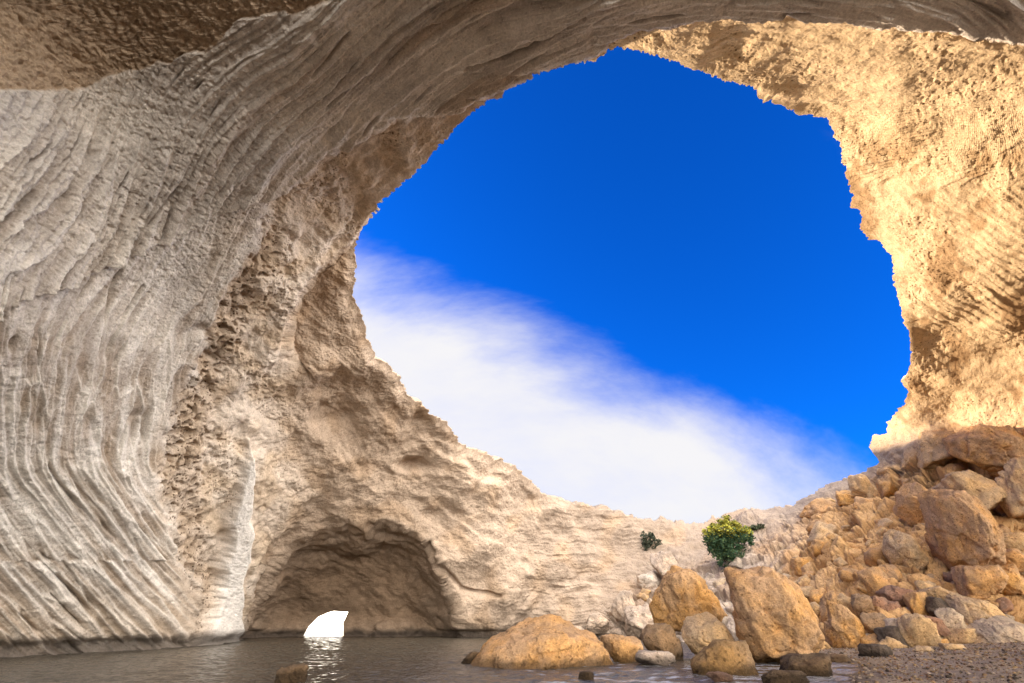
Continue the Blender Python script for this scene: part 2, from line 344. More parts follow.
    lw = sm(560, 500, px+0.2*(py-500))
    strB = mix(2.2*ridge(perlin(hz/10, P[..., 0]/9))+1.4*ridge(perlin(hz/3.5, P[..., 0]/5)), 3.2*ridge(perlin(dg/38, (px+py)/260))+1.6*ridge(perlin(dg/14, (px+py)/110)), lw)
    rightw = sm(780, 840, px)*sm(455, 425, py)+((px > 560) & (py < 200))*1.0; rightw = np.clip(rightw, 0, 1)*isB
    rg = mix(py-0.02*px, py-0.45*px, sm(90, 190, py))+16*perlin(px/90+5, py/90)+1.8*perlin(px/22, py/22+6)
    strR = 3.0*ridge(perlin(rg/26, px/170))+1.6*ridge(perlin(rg/9, px/70))
    v1 = mix(hz/13, dg/30+.6*perlin(px/90, py/90+4), lw); v2 = mix(hz/5, dg/11+.5*perlin(px/50, py/50+14), lw)
    tB_ = 3.2*terr(v1+.15*perlin(px/14, py/14), .12)*sm(-.2, .25, perlin(px/60+9, py/60))+1.6*terr(v2+.12*perlin(px/9, py/9), .2)*sm(-.2, .25, perlin(px/40+19, py/40))
    tR_ = 2.6*terr(rg/24+.5*perlin(px/80, py/80), .12)*sm(-.2, .3, perlin(px/60+29, py/60))+1.3*terr(rg/9+.6*perlin(px/50+3, py/50), .2)
    rub = sm(0, 22, sdist(wx, wy, [(540,660),(580,628),(606,592),(640,568),(668,545),(700,552),(770,520),(835,490),(875,462),(930,440),(1024,412),(1400,380)][::1]))
    rubm = rub*isB
    crag = ridge(perlin(P[..., 0]*0.35, P[..., 1]*0.35, P[..., 2]*0.5))*0.9+ridge(perlin(P[..., 0]*0.9, P[..., 1]*0.9, P[..., 2]*1.3+4))*0.5+ridge(perlin(P[..., 0]*2.2, P[..., 1]*2.2, P[..., 2]*2.6+4))*0.22
    rough = fbm(P, 1.3, 4, 0.6, 1.7)
    sb = isB > .01; bigf = np.zeros(P.shape[:2]); Qb = P[sb]; Qb = Qb+0.8*np.stack([perlin(Qb[:, 0]*.3, Qb[:, 1]*.3, Qb[:, 2]*.3+k*9) for k in range(3)], -1)
    w1, w2 = worley(Qb*[.13, .13, .17]+3); bigf[sb] = 0.75*w1*sm(0, .3, w2)*(1-rightw[sb])*(1-.6*alcm[sb])
    smo = .25+.75*sm(-.3, .3, perlin(px/55+70, py/55))
    hB = mix(strB*m*0.40*smo+tB_*m*.32+lowf*.85+gran*.45+bigf, (strR*m*0.16*smo+tR_*m*.50)*(1-.65*sm(320, 350, py)*sm(905, 930, px+.3*(py-340)))+lowf*0.45+gran*.08-0.05*pits*sm(-0.1, 0.3, perlin(px/60, py/60+30)), rightw)
    sel = rubm > 0.01; Q = P[sel]; Q = Q+0.25*np.stack([perlin(Q[:, 0]*.8, Q[:, 1]*.8, Q[:, 2]*.8+k*9) for k in range(3)], -1)
    blk = np.zeros(P.shape[:2]); b1, e1 = worley(Q*[.30, .30, .42]); b2, e2 = worley(Q*[.8, .8, 1.0]+7)
    blk[sel] = 1.1*b1-0.5*np.exp(-e1/.05)+0.45*b2-0.22*np.exp(-e2/.06)
    hB = mix(hB, blk+lowf*0.4+gran*1.0+.12*crag, rubm)
    crev = np.exp(-(np.abs(sdist(wx*0.3+px*0.7, wy*0.3+py*0.7, [(429,541),(440,562),(462,586),(498,594)]))/1.9)**2)
    hB = hB-0.6*crev*isB
    # hollow under the far cliff shoulder
    hB = hB-1.4*sm(14, 0, np.hypot((px-414)/1.8, (py-466)*1.3))
    shoulder = sm(0, 30, sdist(px, py, [(340,470),(410,500),(450,560),(500,596)]))
    ad = poly_sd(px, py, ARCH); hB = hB*sm(2, 22, -ad)
    disp = hA*wallA+bandd*band+hB*isB+rough*(0.03+.03*isB)
    disp = disp+brown*(0.10*fbm(P, 4.5, 3, .7)+0.12*fbm(P, 0.8, 3))*wallA
    edge = sm(0, 14, RR-r0)                            # calm the displacement at the rim row
    wet = sm(-0.3, 0.5, P[..., 2])
    P = P+Nn*(disp*(0.35+0.65*edge))[..., None]
    # wave-cut notch at the water line
    notch = np.exp(-((P[..., 2]-0.25)/0.35)**2)*(1-rubm)
    P = P-Nn*(0.5*notch)[..., None]
    # ---- colour classes
    def c(*a): return np.array(a, np.float32)
    nv = perlin(px/70, py/70+11); nv2 = perlin(px/25+4, py/25)
    grey = mix(c(.62, .565, .51), c(.72, .655, .58), sm(-.3, .4, nv)[..., None])
    tanl = c(.46, .33, .22)
    # iron-stained beds follow the layering
    st = sm(0.1, 0.45, perlin(s1/14+3, tau/160))*sm(380, 620, py+0.2*px)+0.8*sm(0.2, .5, perlin(s1/30, tau/200+8))*sm(150, 420, px+0.3*py)
    colA = mix(grey, tanl, np.clip(st, 0, 1)[..., None]*0.6)
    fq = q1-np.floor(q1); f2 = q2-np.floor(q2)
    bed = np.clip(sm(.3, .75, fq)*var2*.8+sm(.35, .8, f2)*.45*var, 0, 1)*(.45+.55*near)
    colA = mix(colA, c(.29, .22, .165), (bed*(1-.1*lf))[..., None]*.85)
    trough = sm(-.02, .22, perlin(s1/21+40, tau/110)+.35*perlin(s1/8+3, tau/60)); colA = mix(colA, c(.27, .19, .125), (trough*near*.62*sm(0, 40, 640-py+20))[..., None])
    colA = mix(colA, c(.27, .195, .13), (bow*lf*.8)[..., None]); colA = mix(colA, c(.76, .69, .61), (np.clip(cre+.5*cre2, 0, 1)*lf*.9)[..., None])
    colA = mix(colA, c(.46, .345, .24), brown[..., None])
    lowl = sm(560, 650, py)[..., None]; colA = mix(colA, c(.50, .38, .27), lowl*0.5)
    colBand = mix(c(.66, .55, .45), c(.58, .45, .33), sm(-.2, .3, nv2)[..., None])
    whiteb = wht[..., None]
    colBand = mix(colBand, c(.42, .31, .22), (pcol*.6)[..., None]); colBand = mix(colBand, c(.74, .68, .62), whiteb)
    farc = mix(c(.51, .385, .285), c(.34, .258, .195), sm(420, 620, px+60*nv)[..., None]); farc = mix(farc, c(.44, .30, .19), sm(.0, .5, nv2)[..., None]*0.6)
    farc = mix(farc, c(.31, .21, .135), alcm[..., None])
    rw = mix(c(.64, .48, .30), c(.36, .225, .115), (sm(.0, .35, perlin(px/42+5, py/42)+.4*perlin(px/10, py/10+3))*.8*sm(100, 170, py))[..., None])
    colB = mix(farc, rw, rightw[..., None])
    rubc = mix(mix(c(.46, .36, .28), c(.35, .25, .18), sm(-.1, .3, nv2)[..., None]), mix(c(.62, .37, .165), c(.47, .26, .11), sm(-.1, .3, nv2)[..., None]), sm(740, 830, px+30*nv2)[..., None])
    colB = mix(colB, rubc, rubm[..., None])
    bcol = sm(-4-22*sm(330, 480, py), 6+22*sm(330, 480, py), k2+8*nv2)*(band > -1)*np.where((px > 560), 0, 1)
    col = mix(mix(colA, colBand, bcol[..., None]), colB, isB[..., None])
    # dark tide line, a stain that stays put
    tide = sm(1.0, 0.3, P[..., 2]+0.35*perlin(px/12, py/12))*(1-rubm)
    col = mix(col, c(.07, .055, .045), (tide*0.85)[..., None])
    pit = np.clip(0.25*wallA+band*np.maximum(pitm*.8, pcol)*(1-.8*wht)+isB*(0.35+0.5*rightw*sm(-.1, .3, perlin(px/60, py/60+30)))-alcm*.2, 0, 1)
    global SURF
    Ps = P[::3, ::3].reshape(-1, 3)-[0, 0, CAMZ]; fw = Ps@[0, CT, ST]; sel = (fw > 5) & (Ps[:, 0] > -15); Ps = Ps[sel]; fw = fw[sel]
    SURF = (Ps[:, 0]/fw*F+W/2, H/2-(Ps@[0, -ST, CT])/fw*F, fw)
    # ---- skirt: the ground around the opening, seen from outside
    cen = np.array([12., 33.])
    rim = P[0]; dirn = rim[:, :2]-cen; dirn /= np.linalg.norm(dirn, axis=1)[:, None]
    sk = []
    shade_hill = sm(30, -5, rim[:, 0])*sm(38, 52, rim[:, 1])*SHADE_HILL  # added rise in the far-left ground, only there to cast shade
    for ou, up in ((60, 8.0), (40, 6.5), (22, 4), (10, 2), (4, 1.2), (1.6, 0.9), (.7, .5)):
        q = rim.copy(); q[:, :2] += dirn*ou; q[:, 2] += np.minimum(up*np.where(rim[:, 1] > 45, 0.35, 1)+shade_hill*ou/60, 0.86*(rim[:, 2]-1.6)/np.linalg.norm(rim[:, :2], axis=1)*ou+.4)+0.25*perlin(q[:, 0]*.5, q[:, 1]*.5); sk.append(q)
    Pk = np.concatenate([np.array(sk), P]); nk = len(sk)
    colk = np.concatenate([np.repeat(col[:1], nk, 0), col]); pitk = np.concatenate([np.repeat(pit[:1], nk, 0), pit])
    pxk = np.concatenate([np.repeat(px[:1], nk, 0), px]); pyk = np.concatenate([np.repeat(py[:1], nk, 0), py])
    isBk = np.concatenate([np.repeat(isB[:1], nk, 0), isB]); wxk = np.concatenate([np.repeat(wx[:1], nk, 0), wx])
    rbk = np.concatenate([np.repeat(rubm[:1], nk, 0), rubm]); rwk = np.concatenate([np.repeat(rightw[:1], nk, 0), rightw])
    nr = NR+nk
    I = np.arange(nr*NA).reshape(nr, NA)
    q = np.stack([I[:-1], np.roll(I, -1, 1)[:-1], np.roll(I, -1, 1)[1:], I[1:]], -1).reshape(-1, 4)
    fx = pxk.reshape(-1)[q].mean(1); fy = pyk.reshape(-1)[q].mean(1)
    hole = poly_sd(fx, fy, ARCH) > 0
    cls = np.where(isBk.reshape(-1)[q[:, 0]] < .5, 0, 1)
    cls = np.where((cls == 0) & ((fy < 150) & (fx > 300)), 3, cls)
    cls = np.where((cls == 1) & ((rwk.reshape(-1)[q[:, 0]] > .5) | ((fx > 840) & (fy < 440))), 2, cls)
    cls = np.where((cls == 1) & (rbk.reshape(-1)[q[:, 0]] > .5), 4, cls)
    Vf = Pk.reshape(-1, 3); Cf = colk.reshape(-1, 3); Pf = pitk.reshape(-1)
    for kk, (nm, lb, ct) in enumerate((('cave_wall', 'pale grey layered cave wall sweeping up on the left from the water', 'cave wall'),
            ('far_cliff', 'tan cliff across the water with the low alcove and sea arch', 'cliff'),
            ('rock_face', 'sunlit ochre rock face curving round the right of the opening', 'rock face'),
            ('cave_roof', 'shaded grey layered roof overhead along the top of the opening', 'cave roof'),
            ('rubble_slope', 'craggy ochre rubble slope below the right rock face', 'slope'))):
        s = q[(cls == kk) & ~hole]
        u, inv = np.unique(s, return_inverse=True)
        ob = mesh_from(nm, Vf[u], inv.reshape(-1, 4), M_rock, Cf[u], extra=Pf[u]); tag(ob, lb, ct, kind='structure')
    # arch tunnel
    tt = float(tps(TB, np.array([325.]), np.array([625.]))[0])+4.5
    rings = []
    pts = np.array([(x, y) for x, y in ARCH]); dense = []
    for i in range(len(pts)-1):
        for k in range(6): dense.append(pts[i]+(pts[i+1]-pts[i])*k/6)
    dense.append(pts[-1]); dense = np.array(dense)
    for k, dd in enumerate((0.1, 0.15, 1.2, 2.0, 2.8, 3.6)):
        e_ = dense.copy(); e_ += np.c_[perlin(dense[:, 0]/6+k, dense[:, 1]/6+k), perlin(dense[:, 0]/6, dense[:, 1]/6+k)]*0.6
        g_ = 1.35 if k == 0 else 1.0+.012*(k-1); e_ = (e_-[325, 628])*g_+[325, 628]
        r_ = at(e_[:, 0], e_[:, 1], np.full(len(e_), tt)); r_ = r_+np.array([-0.37, 1, 0])*dd; rings.append(r_)
    rings = np.array(rings); I = np.arange(rings.shape[0]*rings.shape[1]).reshape(rings.shape[:2])
    q2 = np.stack([I[:-1, :-1], I[:-1, 1:], I[1:, 1:], I[1:, :-1]], -1).reshape(-1, 4)
    V2 = rings.reshape(-1, 3); ob = mesh_from('sea_arch', V2, q2, M_rock, np.tile([.45, .30, .18], (len(V2), 1)), extra=np.full(len(V2), .2)); tag(ob, 'low sea arch tunnel through the far cliff letting in white light', 'sea arch', kind='structure')
build_cave()

def surf_t(px, py):
    x, y, f_ = SURF; d = (x-px)**2+(y-py)**2; i = np.argpartition(d, 6)[:6]; return float(f_[i].mean())
# ------------------------------------------------------------------ water
def grid_axis(lo, hi, step, far):
    a = np.arange(lo, hi+step/2, step); ex = np.geomspace(step*2, far, 24)
    return np.r_[lo-ex[::-1], a, hi+ex]
def shore(X, Y):     # signed metres to the right of the water's edge
    ex = np.interp(Y, [-40, -2, 6, 12, 16, 20, 25, 32, 60], [-14, -5, 3.2, 7.6, 9.6, 12.0, 15.2, 17, 22]); return X-ex+.7*perlin(np.asarray(X)*.35, np.asarray(Y)*.35+3)+.3*perlin(np.asarray(X)*1.1, np.asarray(Y)*1.1)
m, n, l, b = new_mat('sea_water')
b.inputs['Base Color'].default_value = (0.035, 0.04, 0.04, 1); b.inputs['Roughness'].default_value = 0.12; b.inputs['IOR'].default_value = 1.33
va = n.new('ShaderNodeVertexColor'); va.layer_name = 'tint'; l.new(va.outputs['Color'], b.inputs['Base Color'])
g = n.new('ShaderNodeNewGeometry'); mpn = n.new('ShaderNodeMapping'); l.new(g.outputs['Position'], mpn.inputs[0]); mpn.inputs['Scale'].default_value = (1.0, 1.6, 1)
q = n.new('ShaderNodeTexNoise'); l.new(mpn.outputs[0], q.inputs['Vector']); q.inputs['Scale'].default_value = 3.5; q.inputs['Detail'].default_value = 4
bp = n.new('ShaderNodeBump'); bp.inputs['Strength'].default_value = 0.8; bp.inputs['Distance'].default_value = 0.14; l.new(q.outputs[0], bp.inputs['Height']); l.new(bp.outputs[0], b.inputs['Normal'])
gx = grid_axis(-32, 24, 0.11, 4000); gy = grid_axis(12, 62, 0.11, 4000)
X, Y = np.meshgrid(gx, gy)
inn = ((np.abs(X) < 60) & (Y > 5) & (Y < 80)).astype(float)
Z = (0.05*perlin(X*.5, Y*.9)+0.045*ridge(perlin(X*1.1+3, Y*2.0))+0.022*perlin(X*2.6, Y*4.0))*inn-0.02
sd_ = -shore(X, Y); fo = sm(0.12, 0.42, perlin(X*.8, Y*2.2)+0.5*perlin(X*2.5, Y*5)+0.6*np.exp(-((sd_-1.0)/1.8)**2)-0.15+0.25*sm(12, 1, sd_)*sm(34, 22, Y)-.25*sm(20, 40, Y))*sm(16, 4, sd_)*sm(34, 24, Y)*(.35+.65*sm(1.5, 4, sd_))
shal = sm(9, 0, sd_)*sm(34, 20, Y)
colw = mix(mix(np.array([.062, .052, .040]), np.array([.14, .11, .08]), shal[..., None]), np.array([.50, .50, .54]), np.clip(fo*.8, 0, 1)[..., None]*inn[..., None])
I = np.arange(X.size).reshape(X.shape)
q4 = np.stack([I[:-1, :-1], I[:-1, 1:], I[1:, 1:], I[1:, :-1]], -1).reshape(-1, 4)
wat = mesh_from('water', np.stack([X, Y, Z], -1).reshape(-1, 3), q4, m, colw.reshape(-1, 3)); tag(wat, kind='structure')

# ------------------------------------------------------------------ beach
gx = np.arange(-16, 50, 0.12); gy = np.arange(-12, 46, 0.12)
X, Y = np.meshgrid(gx, gy); s_ = shore(X, Y)
P3 = np.stack([X, Y, X*0], -1)
Zb = np.clip(s_*0.055, -2, 1.3)+0.05*fbm(P3, 0.6, 3)+0.035*np.abs(fbm(P3, 3.0, 3))
I = np.arange(X.size).reshape(X.shape); q4 = np.stack([I[:-1, :-1], I[:-1, 1:], I[1:, 1:], I[1:, :-1]], -1).reshape(-1, 4)
wetm = sm(1.6, 0.2, s_+0.5*perlin(X, Y))
cb = mix(np.array([.33, .25, .19]), np.array([.38, .28, .19]), sm(-.2, .3, perlin(X*.4, Y*.4))[..., None]); cb = mix(cb, np.array([.20, .145, .10]), wetm[..., None])
M_beach = rock_mat('gravel', speck=1.0, s1=5.0, bump=0.9)
bo = mesh_from('beach', np.stack([X, Y, Zb], -1).reshape(-1, 3), q4, M_beach, cb.reshape(-1, 3), extra=np.full(X.size, .5)); tag(bo, kind='structure')
def beach_z(x, y): return float(np.clip(shore(x, y)*0.055, -2, 1.3))

# ------------------------------------------------------------------ boulders
def ico(sub):
    bm = bmesh.new(); bmesh.ops.create_icosphere(bm, subdivisions=sub, radius=1)
    v = np.array([x.co[:] for x in bm.verts]); f = np.array([[w.index for w in p.verts] for p in bm.faces]); bm.free(); return v, f
ICO = {k: ico(k) for k in (3, 4, 5, 6)}
def roughen(P, V, off, size, rough=1.0):
    """weathered surface: dents, chips and small pits; P in units of the rock's own size"""
    k = 1.0
    nd = 0.10*fbm(P, 1.1, 2, .5, off)+rough*0.055*fbm(P, 3.2, 4, .62, off)-rough*0.04*sm(.2, .45, perlin(P[:, 0]*7+off, P[:, 1]*7, P[:, 2]*7))
    h1, e1 = worley(P*1.5+off); nd = nd+0.10*h1-0.035*np.exp(-e1/.035)
    h2, e2 = worley(P*3.6+off*2); nd = nd+0.03*h2-.018*np.exp(-e2/.05)
    return P+V*nd[:, None]
def rock_shape(seed, sub, angular=0.5, rough=1.0):
    r = np.random.default_rng(seed); V, Fc = ICO[sub]
    n = r.normal(size=(7 + r.integers(0, 7), 3)); n /= np.linalg.norm(n, axis=1)[:, None]
    n = np.vstack([n, [0, 0, 1], [0, 0, -1]]); d = r.uniform(0.5, .95, len(n))
    dt = np.maximum(V @ n.T, 1e-3); rr = d/dt
    k = 9+30*angular
    rad = (np.sum(rr**(-k), axis=1))**(-1/k)
    P = V*np.minimum(rad, 1.2)[:, None]; off = seed*3.17
    P = roughen(P, V, off, 1, rough)
    P = P-(P.max(0)+P.min(0))/2; P = P/((P.max(0)-P.min(0))/2)
    return P, Fc
COL = dict(ochre=(.54, .29, .11), orange=(.58, .305, .10), tan=(.56, .35, .165), pale=(.52, .37, .23), pink=(.50, .37, .27), brown=(.32, .19, .095),
           dark=(.12, .085, .06), red=(.32, .17, .10), wet=(.15, .09, .045), white=(.54, .43, .33), amber=(.30, .165, .06))
def boulder(name, px, py, w, h, c, label, cat='boulder', t=None, tilt=0.0, sub=5, ang=.5, seed=None, group=None, depth=0.9, dz=0.0, rough=1.0, rz=None):
    global SEED
    SEED += 1; seed = SEED if seed is None else seed
    if t is None: t = surf_t(px, py)
    if (px > 790 and py < 650) or (t > 36): t = max(t, surf_t(px, py+h*.3)-.35*(w+h)/2/F*t)
    if DBG: print('BB', px, py, w, h, 't', round(t, 1), 'surf', round(surf_t(px, py), 1), round(surf_t(px, py+h/2), 1))
    d = ray(px, py); cen = at(px, py, t)
    mpp = t/F
    rad = np.array([w/2*mpp, (w+h)/4*mpp*depth, h/2*mpp*(1/ (CT*CT+0.15))*0.93])
    V, Fc = rock_shape(seed, sub, ang, rough)
    V = V*rad
    # tilt about the horizontal axis pointing away from the viewer
    a = R(tilt); ca, sa = math.cos(a), math.sin(a)
    V = np.c_[V[:, 0]*ca+V[:, 2]*sa, V[:, 1], -V[:, 0]*sa+V[:, 2]*ca]
    az = math.atan2(d[0], d[1])
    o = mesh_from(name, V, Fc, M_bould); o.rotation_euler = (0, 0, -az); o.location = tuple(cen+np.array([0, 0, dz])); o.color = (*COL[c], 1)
    tag(o, label, cat, group)
    return o
SEED = 100; DBG = False
def slab(outline, c, label, t, thick=.8, sub=6, seed=1, k=64, faces=(), rough=1.0):
    """a boulder whose silhouette follows the outline seen in the photograph, with its own thickness and facets"""
    r = np.random.default_rng(seed); pts = np.array(outline, float); c0 = pts.mean(0); V, Fc = ICO[sub]
    q = (pts-c0)/F*t; q[:, 1] *= -1; size = (np.ptp(q[:, 0])+np.ptp(q[:, 1]))/4; q /= size
    if c0[0] > 830 and c0[1] < 635: t = max(t, surf_t(c0[0], c0[1]+np.ptp(pts[:, 1])*.25)-.35*np.ptp(pts, 0).mean()/F*t)
    if DBG: print('SL', c0, np.ptp(pts, 0), 't', round(t, 1), 'surf', round(surf_t(*c0), 1), round(surf_t(c0[0], pts[:, 1].max()), 1))
    ns, ds = [], []
    for i in range(len(q)):
        a, b_ = q[i], q[(i+1) % len(q)]; e_ = b_-a
        if np.hypot(*e_) < .12: continue
        nn = np.array([e_[1], -e_[0]]); nn /= np.hypot(*nn); d = nn@a
        if d < 0: nn, d = -nn, -d
        if d < .15: continue
        for w in (-.35+r.uniform(-.15, .1), .3): 
            v = np.array([nn[0], nn[1], w]); l_ = np.linalg.norm(v); ns.append(v/l_); ds.append((d+.02)/l_*(1+.12*abs(w)))
    for f_ in list(faces)+[(0, .15, -1, thick), (0, 0, 1, thick)]:
        v = np.array(f_[:3], float); v /= np.linalg.norm(v); ns.append(v); ds.append(f_[3])
    for _ in range(4):
        v = np.array([r.uniform(-.8, .8), r.uniform(-.8, .8), -.8]); v /= np.linalg.norm(v); ns.append(v); ds.append(thick*r.uniform(.85, 1.15))
    ns = np.array(ns); ds = np.array(ds); rr = ds/np.maximum(V@ns.T, 1e-3)
    rad = np.sum(rr**(-k), axis=1)**(-1/k); P = roughen(V*rad[:, None], V*.8, seed*2.7, 1, rough)*size
    cen3 = at(c0[0], c0[1], t); Bm = np.array([[1, 0, 0], [0, -ST, CT], [0, CT, ST]]); off3 = np.array([0, CT, ST])*size*thick*.3
    for _ in range(2):
        Wp = P@Bm+cen3+off3-[0, 0, CAMZ]; fw = Wp@[0, CT, ST]; xx = Wp[:, 0]/fw*F+W/2; yy = H/2-(Wp@[0, -ST, CT])/fw*F
        P[:, 0] *= np.ptp(pts[:, 0])/np.ptp(xx); P[:, 1] *= np.ptp(pts[:, 1])/np.ptp(yy)
    Wp = P@Bm+cen3+off3-[0, 0, CAMZ]; fw = Wp@[0, CT, ST]; xx = Wp[:, 0]/fw*F+W/2; yy = H/2-(Wp@[0, -ST, CT])/fw*F
    cen3 = cen3+Bm[0]*((pts[:, 0].max()+pts[:, 0].min()-xx.max()-xx.min())/2/F*t)-Bm[1]*((pts[:, 1].max()+pts[:, 1].min()-yy.max()-yy.min())/2/F*t)
    Bm = np.array([[1, 0, 0], [0, -ST, CT], [0, CT, ST]]); Wd = P@Bm
    o = mesh_from('boulder', Wd, Fc, M_bould); o.location = tuple(cen3+off3); o.color = (*COL[c], 1); o.pass_index = seed
    return tag(o, label, 'boulder')
def gt(px, py_base, z=0.0): return (z-CAMZ)/ray(px, py_base)[2]
B = boulder
# foreground and water's edge
slab([(462,694),(472,671),(506,637),(536,623),(560,621),(582,634),(604,656),(616,694)], 'ochre', 'long low ochre boulder lying in the water in mid picture', gt(546,669)+.6, .8, 6, 3, faces=[(.7,.3,-.8,.5)])
B('boulder', 474, 659, 26, 12, 'wet', 'small dark wet rock off the left tip of the long low boulder', t=gt(474, 663), sub=4)
slab([(681,566),(668,574),(649,612),(659,629),(681,633),(700,622),(726,614),(728,606),(711,586),(704,574),(694,567)], 'orange', 'orange topped boulder perched on others left of the tall slab', 23.5, .8, 6, 12, faces=[(.1,-.9,-.6,.55),(.25,.5,-.9,.6),(-.9,.2,-.6,.6)])
slab([(725,578),(730,573),(767,566),(782,571),(803,589),(812,606),(825,640),(823,655),(788,664),(769,668),(741,666),(734,632),(728,604)], 'ochre', 'tall upright ochre slab boulder standing at the water edge', gt(775,664)+.3, .72, 6, 21, faces=[(-.35,.1,-1,.62),(.5,-.35,-.9,.7)])
slab([(698,621),(722,614),(736,630),(744,660),(735,672),(690,668),(681,647),(688,629)], 'tan', 'tan boulder under the perched orange topped one', 21.0, .8, 6, 33)
B('boulder', 722, 660, 62, 34, 'amber', 'wet amber brown rock at the foot of the tall slab on its left', t=gt(722, 674), sub=5, ang=.6)
B('boulder', 622, 650, 42, 26, 'ochre', 'low ochre boulder just right of the long low boulder', t=gt(622, 661), sub=5)
B('boulder', 661, 645, 40, 36, 'brown', 'brown block below the left side of the perched boulder', t=gt(661, 659), sub=5, ang=.8)
B('boulder', 655, 659, 40, 14, 'pink', 'flat greyish rock awash in front of the brown block', t=gt(655, 665), sub=4)
B('boulder', 806, 668, 50, 24, 'wet', 'dark wet rock on the shore right of the tall slab', t=gt(806, 676), sub=5, ang=.7)
B('boulder', 785, 679, 44, 14, 'wet', 'low dark wet rock nearest the bottom edge below the tall slab', t=gt(785, 684), sub=5)
B('boulder', 836, 660, 30, 10, 'brown', 'flat brown rock half buried where the gravel meets the water', t=gt(836, 662), sub=4)
B('boulder', 292, 675, 30, 18, 'wet', 'small dark rock alone in the water on the left', t=gt(292, 681), sub=5)
B('boulder', 586, 677, 16, 9, 'wet', 'little dark rock awash below the long low boulder', t=gt(586, 680), sub=4)
B('boulder', 720, 678, 26, 10, 'red', 'small reddish wet rock at the bottom edge left of centre slab', t=gt(720, 682), sub=4)
# right slope
slab([(884,538),(892,530),(905,529),(922,538),(928,552),(922,568),(906,577),(890,568),(883,552)], 'tan', 'rounded pale boulder left of the huge square block', 33.0, .8, 6, 41, k=12)
slab([(924,509),(937,495),(962,489),(990,500),(1001,535),(995,571),(960,588),(952,584),(930,558)], 'ochre', 'huge square ochre block, the largest on the right slope', 31.0, .75, 6, 44, faces=[(-1,.1,-.55,.68),(.3,.2,-1,.6)])
slab([(897,497),(915,482),(939,493),(934,520),(918,530),(895,524)], 'ochre', 'leaning ochre block above the rounded pale boulder', 35.5, .8, 6, 47, faces=[(-.8,-.3,-.6,.5)])
B('boulder', 970, 493, 54, 38, 'tan', 'tan wedge of rock behind the top of the huge square block', t=36.5, sub=5, ang=.8, tilt=-20)
slab([(945,442),(972,424),(1036,424),(1040,470),(990,478),(950,462)], 'ochre', 'broad ochre slab topping the rubble under the rock face', 39.5, .7, 6, 52)
B('boulder', 938, 448, 44, 36, 'tan', 'pale rounded block at the left end of the topmost slab', t=44.0, sub=5, ang=.5)
B('boulder', 1018, 487, 40, 54, 'tan', 'tan boulder at the right picture edge above the huge block', t=35.5, sub=5, ang=.8)
B('boulder', 1010, 543, 34, 17, 'tan', 'flat pale stone wedged right of the huge block', t=30.5, sub=5)
B('boulder', 1014, 560, 36, 22, 'ochre', 'ochre stone directly under the flat pale stone', t=30.0, sub=5)
B('boulder', 1006, 580, 26, 28, 'orange', 'upright orange stone below the right side of the huge block', t=29.0, sub=5)
slab([(962,648),(975,633),(990,622),(1012,617),(1040,618),(1045,660),(990,662),(966,658)], 'pale', 'wide pale grey boulder on the gravel at the right edge', gt(1002,656)+.8, .7, 6, 61)
slab([(940,628),(952,600),(966,592),(1000,597),(1012,612),(995,628),(955,638)], 'tan', 'sloping tan boulder under the huge square block', 27.5, .7, 6, 63)
B('boulder', 982, 583, 44, 32, 'ochre', 'ochre boulder between the huge block and the sloping tan one', t=29.0, sub=5, ang=.7)
slab([(824,604),(834,600),(857,611),(872,635),(866,652),(850,660),(824,656)], 'orange', 'broad orange boulder with a slanting top right of the tall slab', 25.5, .7, 6, 64)
B('boulder', 852, 610, 36, 22, 'tan', 'tan flat rock lying on the broad orange boulder', t=27.5, sub=5, ang=.7, tilt=25)
B('boulder', 833, 612, 24, 34, 'ochre', 'narrow ochre rock leaning beside the broad orange boulder', t=28.5, sub=5, ang=.7)
B('boulder', 804, 568, 24, 20, 'orange', 'orange block on the pale scree above the tall slab', t=36, sub=5)
B('boulder', 806, 584, 16, 14, 'tan', 'small tan rock just under the orange block on the scree', t=35, sub=4)
B('boulder', 818, 597, 16, 14, 'orange', 'round orange cobble between the tall slab and the slope', t=33, sub=4, ang=.3)
B('boulder', 816, 610, 14, 14, 'tan', 'small tan rock below the round orange cobble', t=31, sub=4)
B('boulder', 876, 583, 26, 28, 'ochre', 'cracked ochre rock left above the dark stones', t=30, sub=5, ang=.7)
B('boulder', 897, 581, 24, 18, 'ochre', 'ochre rock touching the right of the cracked ochre rock', t=30, sub=5)
B('boulder', 927, 588, 17, 13, 'tan', 'small tan rock in the hollow under the huge block', t=29.5, sub=4)
B('boulder', 938, 595, 34, 15, 'tan', 'flat tan rock in the hollow under the huge block', t=29, sub=5, tilt=-8)
B('boulder', 919, 606, 22, 24, 'orange', 'round orange rock right of the dark reddish stones', t=28, sub=5, ang=.4)
B('boulder', 939, 608, 22, 20, 'dark', 'dark grey stone right of the round orange rock', t=28, sub=5, ang=.7)
B('boulder', 863, 605, 20, 20, 'brown', 'dark brown stone at the left end of the dark cluster', t=28.2, sub=5, ang=.7)
B('boulder', 878, 606, 20, 17, 'red', 'reddish angular stone in the dark cluster', t=27.6, sub=5, ang=.9)
B('boulder', 891, 612, 20, 20, 'red', 'dark red angular stone, the right hand one of the cluster', t=27.2, sub=5, ang=.9)
B('boulder', 898, 596, 36, 18, 'red', 'long reddish stone lying across the top of the dark cluster', t=28.4, sub=5, ang=.7, tilt=10)
B('boulder', 876, 623, 26, 18, 'brown', 'dull brown stone under the dark cluster', t=26.2, sub=5)
B('boulder', 893, 627, 22, 15, 'pink', 'pinkish pale stone beside the dull brown stone', t=25.6, sub=5)
B('boulder', 895, 638, 32, 20, 'dark', 'blackish split stone near the gravel', t=24.4, sub=5, ang=.9)
